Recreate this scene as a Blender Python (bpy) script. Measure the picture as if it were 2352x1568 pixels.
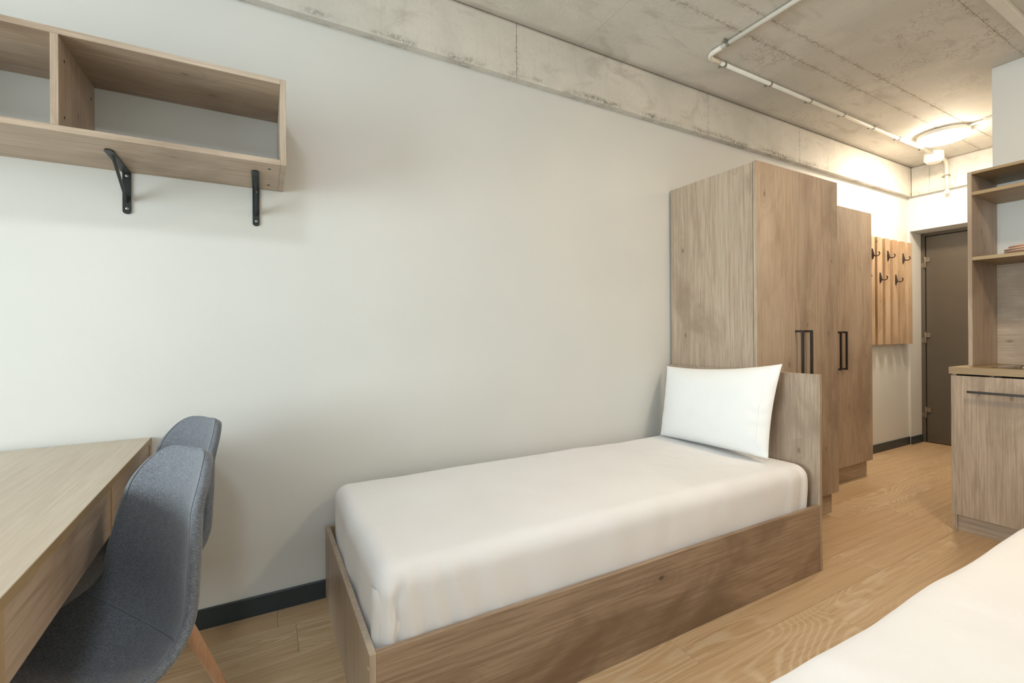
import bpy, bmesh, math, random
from mathutils import Vector, Matrix, noise
import numpy as np
random.seed(7)
S = bpy.context.scene
for o in list(bpy.data.objects): bpy.data.objects.remove(o)

# ---------------------------------------------------------------- camera
CAM_D, CAM_H, YAW, ROLL, FOC = 2.1556, 1.14, 1.0701, -0.0069, 1053.2176
cam = bpy.data.cameras.new('camera'); co = bpy.data.objects.new('camera', cam); S.collection.objects.link(co)
fw = Vector((math.cos(YAW), math.sin(YAW), 0)); rt0 = Vector((math.sin(YAW), -math.cos(YAW), 0)); up0 = Vector((0, 0, 1))
rt = rt0*math.cos(ROLL) + up0*math.sin(ROLL); up = up0*math.cos(ROLL) - rt0*math.sin(ROLL)
m = Matrix((rt, up, -fw)).transposed().to_4x4(); m.translation = Vector((0, -CAM_D, CAM_H))
co.matrix_world = m
cam.sensor_fit = 'HORIZONTAL'; cam.sensor_width = 36; cam.lens = FOC/2352*36
cam.shift_y = -(784-768.1)/2352; cam.clip_start = 0.02; cam.clip_end = 60
S.camera = co

# ---------------------------------------------------------------- world, lights, exposure
w = bpy.data.worlds.new('sky'); S.world = w; w.use_nodes = True
wn = w.node_tree.nodes['Background']; wn.inputs[0].default_value = (0.86, 0.95, 1.0, 1); wn.inputs[1].default_value = 3.0
def area(name, loc, rot, sx, sy, power, col, spread=180):
    l = bpy.data.lights.new(name, 'AREA'); l.shape = 'RECTANGLE'; l.size = sx; l.size_y = sy; l.energy = power; l.color = col
    l.spread = math.radians(spread)
    o = bpy.data.objects.new(name, l); S.collection.objects.link(o); o.location = loc; o.rotation_euler = rot
    return o
LAMP_ROOM, LAMP_HALL, FILL_LAMP = 88.0, 118.0, 52.0
area('window_daylight', (-3.17, -1.6, 1.25), (0, math.radians(-90), 0), 1.6, 1.8, 49, (0.84, .965, .97), 112)
S.view_settings.view_transform = 'Standard'; S.view_settings.look = 'None'
S.view_settings.gamma = 1; S.view_settings.use_curve_mapping = False
S.view_settings.exposure = 0.14

# ---------------------------------------------------------------- node helpers
def L(c):
    return tuple((x/255/12.92 if x/255 <= .04045 else ((x/255+.055)/1.055)**2.4) for x in c) + (1,)
class NT:
    def __init__(s, name):
        s.m = bpy.data.materials.new(name); s.m.use_nodes = True; s.t = s.m.node_tree
        s.b = s.t.nodes['Principled BSDF']
    def n(s, typ, ins=None, **kw):
        x = s.t.nodes.new(typ)
        for k, v in kw.items(): setattr(x, k, v)
        for k, v in (ins or {}).items():
            if isinstance(v, bpy.types.NodeSocket): s.t.links.new(v, x.inputs[k])
            else: x.inputs[k].default_value = v
        return x
    def math(s, op, a, b=0.0, c=0.0, clamp=False):
        x = s.n('ShaderNodeMath', {0: a, 1: b, 2: c}, operation=op, use_clamp=clamp); return x.outputs[0]
    def mix(s, f, a, b, mode='MIX'):
        x = s.n('ShaderNodeMix', data_type='RGBA', blend_type=mode)
        for k, v in ((0, f), (6, a), (7, b)):
            if isinstance(v, bpy.types.NodeSocket): s.t.links.new(v, x.inputs[k])
            else: x.inputs[k].default_value = v
        return x.outputs[2]
    def ramp(s, f, lo, hi, a=0.0, b=1.0):
        x = s.n('ShaderNodeMapRange', {0: f, 1: lo, 2: hi, 3: a, 4: b}, clamp=True, interpolation_type='SMOOTHSTEP'); return x.outputs[0]
    def noise(s, vec, scale, detail=3, rough=.5, dist=0.0):
        return s.n('ShaderNodeTexNoise', {'Vector': vec, 'Scale': scale, 'Detail': detail, 'Roughness': rough, 'Distortion': dist}).outputs[0]
    def scaled(s, vec, sc):
        return s.n('ShaderNodeVectorMath', {0: vec, 1: sc}, operation='MULTIPLY').outputs[0]
    def out(s, col, rough=.5, bump=None, bs=.1, bd=.002, **kw):
        def put(k, v):
            if isinstance(v, bpy.types.NodeSocket): s.t.links.new(v, s.b.inputs[k])
            else: s.b.inputs[k].default_value = v
        put('Base Color', col); put('Roughness', rough)
        for k, v in kw.items(): put(k.replace('_', ' '), v)
        if bump is not None:
            bn = s.n('ShaderNodeBump', {'Height': bump, 'Strength': bs, 'Distance': bd}); s.t.links.new(bn.outputs[0], s.b.inputs['Normal'])
        return s.m

def wood(name, axis, base, dark, light, rough=.42, knots=1.0, rings=18.0, blot=.72):
    N = NT(name)
    tc = N.n('ShaderNodeTexCoord').outputs['Object']
    rnd = N.n('ShaderNodeObjectInfo').outputs['Random']
    off = N.n('ShaderNodeCombineXYZ', {0: N.math('MULTIPLY', rnd, 37.0), 1: N.math('MULTIPLY', rnd, 91.0), 2: N.math('MULTIPLY', rnd, 53.0)}).outputs[0]
    v0 = N.n('ShaderNodeVectorMath', {0: tc, 1: off}, operation='ADD').outputs[0]
    def st(k):
        s = [1.0, 1.0, 1.0]; s['XYZ'.index(axis)] = k; return N.scaled(v0, tuple(s))
    big = N.noise(st(.28), 2.2, 2, .55, .3)
    fib = N.noise(st(.03), 130, 4, .65)
    fib2 = N.noise(st(.015), 420, 2, .5)
    blotch = N.noise(st(.5), 3.1, 4, .6, .5)
    # knots
    sp = N.n('ShaderNodeSeparateXYZ', {0: v0}).outputs; ia = 'XYZ'.index(axis); ib, ic = [q for q in range(3) if q != ia]
    flat = N.n('ShaderNodeCombineXYZ', {0: N.math('MULTIPLY', sp[ia], .5), 1: N.math('ADD', sp[ib], sp[ic]), 2: 0.0}).outputs[0]
    vo = N.n('ShaderNodeTexVoronoi', {'Vector': flat, 'Scale': 4.6, 'Randomness': 1.0}, voronoi_dimensions='2D')
    sel = N.math('GREATER_THAN', N.n('ShaderNodeSeparateColor', {0: vo.outputs['Color']}).outputs[0], .55)
    dist = N.math('ADD', vo.outputs['Distance'], N.math('MULTIPLY', N.noise(v0, 25, 3), .05))
    kn = N.math('MULTIPLY', N.math('MULTIPLY', N.ramp(dist, .035, .075, 1, 0), sel), .62*knots)
    halo = N.math('MULTIPLY', N.math('MULTIPLY', N.ramp(dist, .04, .34, 1, 0), sel), .34*knots)
    ringv = N.math('SINE', N.math('MULTIPLY', N.math('ADD', N.noise(st(.16), 2.6, 1.5, .45, .25), N.math('MULTIPLY', halo, .35)), rings*6.28))
    c = N.mix(N.math('MULTIPLY', N.ramp(fib, .35, .72), .72), base, dark)
    c = N.mix(N.math('MULTIPLY', N.ramp(blotch, .45, .66), blot), c, dark)
    c = N.mix(N.math('MULTIPLY', N.ramp(big, .5, .72), .55), c, light)
    c = N.mix(N.math('MULTIPLY', N.ramp(ringv, .3, 1.0), .16), c, dark)
    c = N.mix(N.math('MULTIPLY', N.ramp(fib2, .5, .75), .30), c, dark)
    c = N.mix(halo, c, dark)
    c = N.mix(kn, c, tuple(x*.42 for x in dark[:3])+(1,))
    return N.out(c, rough, fib, .12, .001, Specular_IOR_Level=.35)

OAKB, OAKD, OAKL = L((187, 168, 148)), L((143, 123, 104)), L((203, 189, 170))
M = {}
M['oak_x'] = wood('oak_laminate_grain_x', 'X', OAKB, OAKD, OAKL)
M['oak_y'] = wood('oak_laminate_grain_y', 'Y', OAKB, OAKD, OAKL)
M['oak_z'] = wood('oak_laminate_grain_z', 'Z', OAKB, OAKD, OAKL)
M['rail_shaded_x'] = wood('oak_rail_shaded_grain_x', 'X', L((172, 149, 126)), L((126, 104, 84)), L((186, 166, 144)), .42, 1.3, 18, .95)  # same laminate with smokier print, shade on the bed sides mixed into its tones
M['desk_y'] = wood('oak_desktop', 'Y', L((198, 184, 165)), L((178, 162, 142)), L((208, 197, 180)), .38, .25, 22, .22)
M['edge_y'] = wood('oak_edge_y', 'Y', L((166, 145, 112)), L((146, 124, 92)), L((178, 158, 126)), .45, 0)
M['edge_z'] = wood('oak_edge_z', 'Z', L((186, 162, 130)), L((166, 142, 110)), L((196, 174, 142)), .45, 0)
M['edge_x'] = wood('oak_edge_x', 'X', L((186, 168, 144)), L((164, 144, 122)), L((196, 180, 158)), .45, 0)
M['rack'] = wood('oak_batten', 'Z', L((194, 170, 142)), L((160, 132, 104)), L((206, 184, 156)), .5, 1.2)
M['beech'] = wood('beech', 'Z', L((214, 172, 140)), L((196, 150, 118)), L((222, 184, 152)), .45, 0)

def floor_mat():
    N = NT('oak_vinyl_plank')
    tc = N.n('ShaderNodeTexCoord').outputs['Object']
    rnd = N.n('ShaderNodeObjectInfo').outputs['Random']
    off = N.n('ShaderNodeCombineXYZ', {0: N.math('MULTIPLY', rnd, 61.0), 1: N.math('MULTIPLY', rnd, 97.0), 2: rnd}).outputs[0]
    v0 = N.n('ShaderNodeVectorMath', {0: tc, 1: off}, operation='ADD').outputs[0]
    st = lambda k: N.scaled(v0, (k, 1, 1))
    low = N.noise(st(.17), 4.2, 1.2, .45, .35)
    fr = N.math('FRACT', N.math('ADD', N.math('MULTIPLY', low, 34.0), N.math('MULTIPLY', N.noise(st(.25), 55, 4, .65), .6)))
    line = N.math('MULTIPLY', N.ramp(fr, 0, .32, 0, 1), N.ramp(fr, .32, .62, 1, 0))
    where = N.ramp(N.noise(st(.4), 2.4, 2), .38, .6)
    fine = N.noise(st(.02), 170, 3, .6)
    fine2 = N.noise(st(.03), 60, 3, .6)
    c = N.mix(N.ramp(fine2, .35, .7), L((196, 169, 133)), L((178, 149, 113)))
    c = N.mix(N.math('MULTIPLY', N.ramp(fine, .48, .72), .45), c, L((206, 184, 152)))
    c = N.mix(N.math('MULTIPLY', N.math('MULTIPLY', line, where), N.math('MULTIPLY', N.ramp(N.noise(st(.05), 150, 3, .6), .3, .6, .45, 1), .62)), c, L((219, 203, 176)))
    c = N.mix(N.ramp(rnd, 0, 1, 0, .30), c, L((176, 142, 108)))
    vo = N.n('ShaderNodeTexVoronoi', {'Vector': st(.5), 'Scale': 2.6})
    c = N.mix(N.ramp(vo.outputs['Distance'], .02, .05, .35, 0), c, L((110, 84, 60)))
    return N.out(c, .36, fine, .10, .001, Specular_IOR_Level=.4)
M['floor'] = floor_mat()
N = NT('floor_gap'); M['gap'] = N.out(L((150, 124, 92)), .8)

def wall_mat():
    N = NT('painted_plaster')
    p = N.n('ShaderNodeNewGeometry').outputs['Position']
    c = N.mix(N.ramp(N.noise(p, 1.4, 2), .3, .7), L((212, 213, 210)), L((217, 217, 214)))
    return N.out(c, .62, N.noise(p, 150, 3, .6), .06, .002, Specular_IOR_Level=.3)
M['wall'] = wall_mat()

def concrete(kind):
    N = NT('cast_concrete_'+kind)
    p = N.n('ShaderNodeNewGeometry').outputs['Position']
    sp = N.n('ShaderNodeSeparateXYZ', {0: p})
    X, Y, Z = sp.outputs[0], sp.outputs[1], sp.outputs[2]
    base, light, dk = L((204, 201, 193)), L((218, 214, 206)), L((166, 159, 147))
    c = N.mix(N.ramp(N.noise(p, 2.1, 4, .6, .4), .35, .68), base, light)
    c = N.mix(N.math('MULTIPLY', N.ramp(N.noise(N.scaled(p, (.5, 1.4, 1)), 5.5, 5, .65, .8), .52, .72), .45), c, dk)
    c = N.mix(N.math('MULTIPLY', N.ramp(N.noise(p, 55, 4, .7), .5, .7), .16), c, dk)
    # fine branching rust-brown veins, gathered in patches
    vein = N.ramp(N.math('ABSOLUTE', N.math('SUBTRACT', N.noise(p, 17, 5, .62, .6), .5)), 0, .018, 1, 0)
    patch = N.ramp(N.noise(N.scaled(p, (.7, 1, 1)), 2.7, 3, .5), .56, .68)
    vein_amt = N.math('MULTIPLY', patch, .6)
    def near(co, v, wd):
        return N.ramp(N.math('ABSOLUTE', N.math('SUBTRACT', co, v)), 0, wd, 1, 0)
    h = N.noise(p, 60, 5, .65)
    if kind == 'slab':
        wob = N.math('ADD', Y, N.math('MULTIPLY', N.math('SUBTRACT', N.noise(p, 14, 4), .5), .035))
        seam = None
        for v in (-.70, -.56, -1.226, -1.89):
            s = near(wob, v, .034); seam = s if seam is None else N.math('MAXIMUM', seam, s)
        veins2 = N.math('MULTIPLY', vein, N.math('MULTIPLY', seam, .9))
        c = N.mix(N.math('MULTIPLY', seam, .10), c, L((206, 198, 180)))
        crumb = N.math('MULTIPLY', N.ramp(seam, .45, .9), N.ramp(N.noise(p, 45, 4, .7), .5, .62))
        c = N.mix(N.math('MULTIPLY', crumb, .32), c, L((128, 112, 92)))
        c = N.mix(veins2, c, L((118, 100, 80)))
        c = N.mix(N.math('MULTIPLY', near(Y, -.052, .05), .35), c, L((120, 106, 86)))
    else:
        wz = N.math('ADD', Z, N.math('MULTIPLY', N.math('SUBTRACT', N.noise(p, 9, 5, .65), .5), .05))
        low = near(wz, 2.512, .026)
        pit = N.math('MULTIPLY', low, N.ramp(N.noise(p, 3.1, 3, .6), .42, .6))
        c = N.mix(N.math('MULTIPLY', pit, N.ramp(N.noise(p, 70, 5, .75), .38, .58)), c, L((112, 108, 96)))
        c = N.mix(N.math('MULTIPLY', near(wz, 2.53, .035), .22), c, L((200, 198, 188)))
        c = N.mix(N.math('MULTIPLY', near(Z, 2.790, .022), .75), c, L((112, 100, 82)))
        vv = None
        for v in (1.195, 2.70, 3.79):
            s = near(N.math('ADD', X, N.math('MULTIPLY', N.math('SUBTRACT', N.noise(p, 30, 4), .5), .03)), v, .022); vv = s if vv is None else N.math('MAXIMUM', vv, s)
        c = N.mix(N.math('MULTIPLY', vv, N.math('MULTIPLY', vein, .8)), c, L((118, 108, 92)))
        c = N.mix(N.math('MULTIPLY', N.ramp(N.noise(N.scaled(p, (26, 26, 1.2)), 1.5, 3, .6), .55, .75), .18), c, dk)
        vein_amt = N.math('MULTIPLY', vein_amt, .3)
        h = N.math('SUBTRACT', h, N.math('MULTIPLY', pit, 1.2))
    c = N.mix(N.math('MULTIPLY', vein, vein_amt), c, L((126, 106, 84)))
    vo = N.n('ShaderNodeTexVoronoi', {'Vector': p, 'Scale': 16.0})
    holes = N.ramp(vo.outputs['Distance'], .03, .06, .6, 0)
    c = N.mix(N.math('MULTIPLY', holes, N.math('GREATER_THAN', N.n('ShaderNodeSeparateColor', {0: vo.outputs['Color']}).outputs[1], .72)), c, L((110, 98, 82)))
    return N.out(c, .62, h, .35, .003, Specular_IOR_Level=.35)
M['slab'] = concrete('slab'); M['beam'] = concrete('beam')

def plain(name, rgb, rough=.5, metal=0.0, bump=None, **kw):
    N = NT(name); p = N.n('ShaderNodeTexCoord').outputs['Object']
    c = N.mix(N.ramp(N.noise(p, 9, 3), .3, .7, 0, 1), L(rgb), tuple(min(1, x*1.06) for x in L(rgb)[:3])+(1,))
    return N.out(c, rough, N.noise(p, bump[0], 3) if bump else None, bump[1] if bump else 0, .001, Metallic=metal, **kw)
M['skirt'] = plain('slate_skirting_paint', (46, 56, 60), .4)
M['black'] = plain('black_powder_coat', (36, 42, 44), .42, 0, (300, .15))
M['handle'] = plain('matt_black_handle', (42, 38, 34), .4)
M['iron'] = plain('dark_iron_hook', (50, 38, 30), .45, .3)
M['steel'] = plain('zinc_steel', (190, 190, 188), .3, .9)
M['inox'] = plain('stainless_sink', (200, 195, 188), .22, 1.0)
M['galv'] = plain('galvanised_clip', (150, 150, 140), .4, .6)
M['pvc'] = plain('white_pvc_conduit', (226, 222, 212), .35)
M['white'] = plain('white_plastic', (238, 236, 230), .4)
M['door'] = plain('bronze_door_paint', (88, 80, 70), .34, 0, (200, .05))
M['hinge'] = plain('hinge_metal', (128, 116, 102), .35, .3)
M['hole'] = plain('screw_hole', (52, 40, 32), .8)
M['cap'] = plain('screw_cap_silver', (205, 200, 190), .3, .7)
M['plate'] = plain('rose_glaze', (226, 196, 176), .25)
M['shadowgap'] = plain('carcass_gap', (92, 74, 56), .7)
N = NT('clear_window_glass'); N.b.inputs['Transmission Weight'].default_value = 1; N.b.inputs['Roughness'].default_value = 0.0
N.b.inputs['IOR'].default_value = 1.01; M['glass'] = N.m
N = NT('led_diffuser'); N.b.inputs['Emission Color'].default_value = (1.0, .83, .63, 1); N.b.inputs['Emission Strength'].default_value = LAMP_HALL; N.out(L((250, 246, 238)), .4); M['led'] = N.m
N = NT('led_diffuser_room'); N.b.inputs['Emission Color'].default_value = (1.0, .79, .56, 1); N.b.inputs['Emission Strength'].default_value = LAMP_ROOM; N.out(L((250, 246, 238)), .4); M['led_room'] = N.m
N = NT('led_diffuser_fill'); N.b.inputs['Emission Color'].default_value = (.86, .95, 1.04, 1); N.b.inputs['Emission Strength'].default_value = FILL_LAMP; N.out(L((250, 246, 238)), .4); M['led_fill'] = N.m

def cloth(name, rgb, bs=.2):
    N = NT(name); p = N.n('ShaderNodeTexCoord').outputs['Object']
    wv = N.math('ADD', N.math('MULTIPLY', N.noise(N.scaled(p, (1, 1, .6)), 16, 3, .5), 1.0), N.math('MULTIPLY', N.noise(p, 5, 2), 1.2))
    c = N.mix(N.ramp(N.noise(p, 3, 2), .3, .7), L(rgb), tuple(min(1, x*1.03) for x in L(rgb)[:3])+(1,))
    return N.out(c, .85, wv, bs, .02, Sheen_Weight=.15, Specular_IOR_Level=.2)
M['sheet'] = cloth('white_cotton_sheet', (237, 236, 237), .10)
M['pillow'] = cloth('white_cotton_pillowcase', (238, 239, 239), .16)
def fabric():
    N = NT('melange_grey_fabric'); p = N.n('ShaderNodeTexCoord').outputs['Object']
    a = N.noise(N.scaled(p, (1, 1, .3)), 900, 2, .5); b = N.noise(N.scaled(p, (.3, .3, 1)), 850, 2, .5)
    k = N.ramp(N.math('ADD', a, b), .70, 1.30)
    c = N.mix(k, L((82, 85, 91)), L((127, 131, 138)))
    c = N.mix(N.math('MULTIPLY', N.ramp(N.noise(p, 60, 3), .4, .7), .25), c, L((88, 91, 95)))
    return N.out(c, .9, N.math('ADD', a, b), .35, .0015, Sheen_Weight=.35, Sheen_Roughness=.4, Specular_IOR_Level=.15)
M['fabric'] = fabric()
M['thread'] = plain('seam_thread', (112, 118, 126), .8)

# ---------------------------------------------------------------- mesh helpers
C = S.collection
def link(name, me, mat, parent=None, origin=None):
    o = bpy.data.objects.new(name, me); C.objects.link(o)
    if mat is not None and not me.materials: me.materials.append(mat)
    if parent is not None:
        o.parent = parent
        if 'org' in parent: o['org'] = tuple(parent['org'])
    return o
def box_bm(bm, x0, x1, y0, y1, z0, z1, bev=.0):
    r = bmesh.ops.create_cube(bm, size=1)
    vs = r['verts']
    for v in vs:
        v.co = Vector((x0 if v.co.x < 0 else x1, y0 if v.co.y < 0 else y1, z0 if v.co.z < 0 else z1))
    if bev > 0:
        es = list({e for v in vs for e in v.link_edges})
        bmesh.ops.bevel(bm, geom=es, offset=bev, segments=1, affect='EDGES')
def mesh_of(bm, name, smooth=False):
    bmesh.ops.recalc_face_normals(bm, faces=bm.faces)
    me = bpy.data.meshes.new(name); bm.to_mesh(me); bm.free()
    if smooth: me.polygons.foreach_set('use_smooth', [True]*len(me.polygons))
    return me
def shift(me, parent):
    if parent is not None:
        d = Vector(parent.get('org', (0, 0, 0))); me.transform(Matrix.Translation(-d))
    return me
def box(name, b, mat, parent=None, bev=.0008):
    bm = bmesh.new(); box_bm(bm, *b, bev=bev)
    return link(name, shift(mesh_of(bm, name), parent), M[mat], parent)
def boxes(name, bl, mat, parent=None, bev=.0):
    bm = bmesh.new()
    for b in bl: box_bm(bm, *b, bev=bev)
    return link(name, shift(mesh_of(bm, name), parent), M[mat], parent)
def thing(name, label, cat, loc, group=None, rz=0.0, local=False):
    o = bpy.data.objects.new(name, None); C.objects.link(o); o.empty_display_size = .05
    o.location = loc; o.rotation_euler = (0, 0, rz); o['label'] = label; o['category'] = cat
    if group: o['group'] = group
    o['org'] = (0, 0, 0) if local else tuple(loc)
    return o
def struct(o, label=None):
    o['kind'] = 'structure'
    if label: o['label'] = label; 
    return o
def ring_tube(bm, pts, rad, seg=12, cap=True, flat=1.0):
    """tube through pts; rad float or list"""
    pts = [Vector(p) for p in pts]; n = len(pts)
    rr = rad if isinstance(rad, (list, tuple)) else [rad]*n
    rings = []; ref = None
    for i, p in enumerate(pts):
        d = (pts[min(i+1, n-1)] - pts[max(i-1, 0)]).normalized()
        if ref is None:
            ref = Vector((0, 0, 1)) if abs(d.z) < .9 else Vector((1, 0, 0))
        a = (ref - d*ref.dot(d)).normalized(); b = d.cross(a); ref = a
        rings.append([bm.verts.new(p + a*math.cos(2*math.pi*k/seg)*rr[i] + b*math.sin(2*math.pi*k/seg)*rr[i]*flat) for k in range(seg)])
    for i in range(n-1):
        for k in range(seg):
            bm.faces.new((rings[i][k], rings[i][(k+1) % seg], rings[i+1][(k+1) % seg], rings[i+1][k]))
    if cap:
        bm.faces.new(rings[0][::-1]); bm.faces.new(rings[-1])
def tube(name, pts, rad, mat, parent=None, seg=12, flat=1.0):
    bm = bmesh.new(); ring_tube(bm, pts, rad, seg, True, flat)
    return link(name, shift(mesh_of(bm, name, True), parent), M[mat], parent)
def lathe_bm(bm, prof, c, axis='Z', seg=32):
    """prof list of (r, h); axis of revolution through c"""
    rings = []
    for r, h in prof:
        ring = []
        for k in range(seg):
            a = 2*math.pi*k/seg; u, v = r*math.cos(a), r*math.sin(a)
            q = {'Z': (u, v, h), 'X': (h, u, v), 'Y': (u, h, v)}[axis]
            ring.append(bm.verts.new(Vector(c)+Vector(q)))
        rings.append(ring)
    for i in range(len(rings)-1):
        for k in range(seg):
            bm.faces.new((rings[i][k], rings[i][(k+1) % seg], rings[i+1][(k+1) % seg], rings[i+1][k]))
    bm.faces.new(rings[0][::-1]); bm.faces.new(rings[-1])
def lathe(name, prof, c, mat, parent=None, axis='Z', seg=32, smooth=True):
    bm = bmesh.new(); lathe_bm(bm, prof, c, axis, seg)
    o = link(name, shift(mesh_of(bm, name, smooth), parent), M[mat], parent)
    if smooth: o.data.set_sharp_from_angle(angle=math.radians(40))
    return o

# ================================================================= SETTING
CEIL = 2.786; XB = -3.2; YR = -2.62; XF = 5.773; YB = -1.083; XBATH = 4.03
struct(box('wall_left', (XB-.1, 6.15, 0, .12, 0, CEIL), 'wall', bev=0))
struct(box('wall_right', (XB-.1, XBATH+.02, YR-.1, YR, 0, CEIL), 'wall', bev=0))
struct(boxes('wall_back', [(XB-.1, XB, YR, 0, 0, .42), (XB-.1, XB, YR, 0, 2.52, CEIL), (XB-.1, XB, YR, -2.56, .42, 2.52), (XB-.1, XB, -.08, 0, .42, 2.52)], 'wall'))
struct(boxes('wall_bathroom', [(XBATH, XF+.35, YR-.1, YB, 0, CEIL)], 'wall'))
struct(boxes('wall_far', [(XF, XF+.35, -.017, 0, 0, CEIL), (XF, XF+.35, YB, -.017, 2.155, CEIL), (XF, XF+.35, YB, -.985, 0, 2.155)], 'wall'))
# window with frame and glass, behind the camera's left
wf = boxes('window_1', [(XB-.07, XB-.02, -2.56, -2.5, .42, 2.52), (XB-.07, XB-.02, -.14, -.08, .42, 2.52), (XB-.07, XB-.02, -2.5, -.14, .42, .48), (XB-.07, XB-.02, -2.5, -.14, 2.46, 2.52), (XB-.07, XB-.02, -1.33, -1.27, .48, 2.46)], 'white'); struct(wf)
box('pane', (XB-.05, XB-.044, -2.5, -1.33, .48, 2.46), 'glass', wf, 0); box('pane', (XB-.05, XB-.044, -1.27, -.14, .48, 2.46), 'glass', wf, 0)
struct(box('wall_landing', (6.09, 6.14, YB-.1, .05, 0, CEIL), 'wall', bev=0))
struct(box('trim_3', (XB-.02, XB+.12, -2.6, -.02, .39, .42), 'white'))  # window board

# floor with individual planks
fl = struct(box('floor', (XB-.1, 6.2, YR-.1, .05, -.12, -.004), 'gap', bev=0))
PW, PL = .187, 1.262
known = {0: 4.785, 1: 4.37, 2: 3.53, 3: 2.585, 4: 3.28, -1: 3.9, -2: 5.1, -3: 4.3}
bm = bmesh.new(); box_bm(bm, .0004, PL-.0004, -PW+.0004, -.0004, -.0045, 0, bev=.0006); plank_me = mesh_of(bm, 'plank')
plank_me.materials.append(M['floor'])
for r in range(-2, 12):
    y1 = -.326 - PW*r
    x0 = known.get(r, random.uniform(0, PL)); x0 -= math.ceil((x0-XB)/PL)*PL
    k = 0
    while x0 < 6.12:
        a, b = max(x0, XB), min(x0+PL, 6.12); t, bt = min(y1, 0), max(y1-PW, YR)
        if (b-a) > .02 and t-bt > .01 and not (bt < YB-.25 and a > XBATH+.02):
            if a == x0 and b == x0+PL and t == y1 and bt == y1-PW:
                o = bpy.data.objects.new('plank', plank_me); o.location = (x0, y1, 0)
            else:
                bm = bmesh.new(); box_bm(bm, a+.0004-x0, b-.0004-x0, bt+.0004-y1, t-.0004-y1, -.0045, 0, bev=.0006)
                me = mesh_of(bm, 'plank'); me.materials.append(M['floor'])
                o = bpy.data.objects.new('plank', me); o.location = (x0, y1, 0)
            C.objects.link(o); o.parent = fl
        x0 += PL

# ceiling: backing slab and the cast fields between formwork seams
ce = struct(box('ceiling', (XB-.1, 6.2, YR-.1, .12, CEIL+.004, CEIL+.2), 'slab', bev=0))
rows = [(-.046, -.56, [1.61, 3.69]), (-.56, -.70, [1.61, 3.17]), (-.70, -1.226, [1.05, 3.68]), (-1.226, -1.89, [1.3, 3.68]), (-1.89, YR, [1.0, 3.2])]
for y1, y0, xs in rows:
    xx = [XB] + xs + [5.75]
    for a, b in zip(xx[:-1], xx[1:]):
        dz = random.uniform(-.0006, .0012)
        box('concrete_panel', (a+.0007, b-.0007, y0+.0007, y1-.0007, CEIL+dz, CEIL+.005), 'slab', ce, .0012)

# concrete upstand beams
bmL = struct(box('trim_1', (XB, XF, -.040, 0, 2.499, CEIL), 'beam', bev=.001))
for a, b in zip([XB, -.55, 1.195, 2.70, 3.79], [-.55, 1.195, 2.70, 3.79, XF-.041]):
    box('concrete_panel', (a+.0012, b-.0012, -.046-random.uniform(0, .0012), -.036, 2.497, CEIL-.001), 'beam', bmL, .0018)
bmF = struct(box('trim_2', (XF-.037, XF, YB, -.046, 2.499, CEIL), 'beam', bev=.001))
for a, b in zip([-.048, -.19], [-.19, YB]):
    box('concrete_panel', (XF-.043, XF-.033, b+.0012, a-.0012, 2.497, CEIL-.001), 'beam', bmF, .0018)

# skirting
struct(box('baseboard_left', (XB, XF, -.012, 0, 0, .078), 'skirt', bev=.002))
struct(box('baseboard_door', (XF-.004, XF+.235, -.030, -.017, 0, .078), 'skirt', bev=.002))
struct(box('baseboard_right', (XB, 3.4, YR, YR+.012, 0, .078), 'skirt', bev=.002))

# entrance door
dr = bpy.data.objects.new('door_1', None); C.objects.link(dr); dr.location = (XF+.25, -.5, 0); dr['org'] = (XF+.25, -.5, 0); struct(dr)
XD = 6.02
boxes('door_frame', [(XD, XD+.06, -.050, -.017, 0, 2.155), (XD, XD+.06, -.985, -.95, 0, 2.155), (XD, XD+.06, -.95, -.050, 2.125, 2.155)], 'door', dr, .001)
box('door_leaf', (XD+.006, XD+.05, -.946, -.057, .006, 2.117), 'door', dr, .002)
for z in (1.854, 1.079, .309):
    h = lathe('hinge', [(.0075, -.055), (.0085, -.053), (.0085, -.002), (.006, 0), (.0085, .002), (.0085, .053), (.0075, .055)], (XD-.008, -.0535, z), 'hinge', dr, seg=14)
    boxes('hinge_plate', [(XD-.004, XD+.0055, -.092, -.050, z+.004, z+.05), (XD-.004, XD-.0005, -.050, -.022, z-.05, z-.004)], 'hinge', h)
    h.data.update()

# ================================================================= LIGHT FITTINGS AND SERVICES
def ceiling_lamp(x, y, mat, label):
    t = thing('ceiling_lamp', label, 'lamp', (x, y, CEIL), 'round disc ceiling lamps')
    lathe('lamp_base', [(.150, 0), (.164, -.004), (.168, -.036), (.158, -.039)], (x, y, CEIL), 'white', t, seg=64)
    lathe('diffuser', [(.158, -.034), (.163, -.040), (.158, -.052), (.145, -.059), (.10, -.063), (.001, -.064)], (x, y, CEIL), mat, t, seg=64)
    return t
ceiling_lamp(4.965, -.545, 'led', 'lit round white disc lamp on the concrete ceiling of the hallway')
lr = ceiling_lamp(2.35, -1.95, 'led_room', 'lit round white disc lamp on the ceiling in front of the kitchen')
ceiling_lamp(-.35, -1.95, 'led_fill', 'added unseen round disc lamp on the ceiling beside the desk, a fill light')  # made-up lamp out of view, added to lift the left floor and foot panel
# small conduit and junction of the hall lamp
t = thing('lamp_conduit', 'thin white conduit with small box running from hallway ceiling lamp to bathroom wall', 'conduit', (4.93, -.9, CEIL-.012))
tube('pipe', [(4.93, -.70, CEIL-.012), (4.92, -1.083, CEIL-.012)], .009, 'pvc', t)
box('junction_box', (4.895, 4.945, -.865, -.805, CEIL-.026, CEIL), 'pvc', t, .004)

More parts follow.
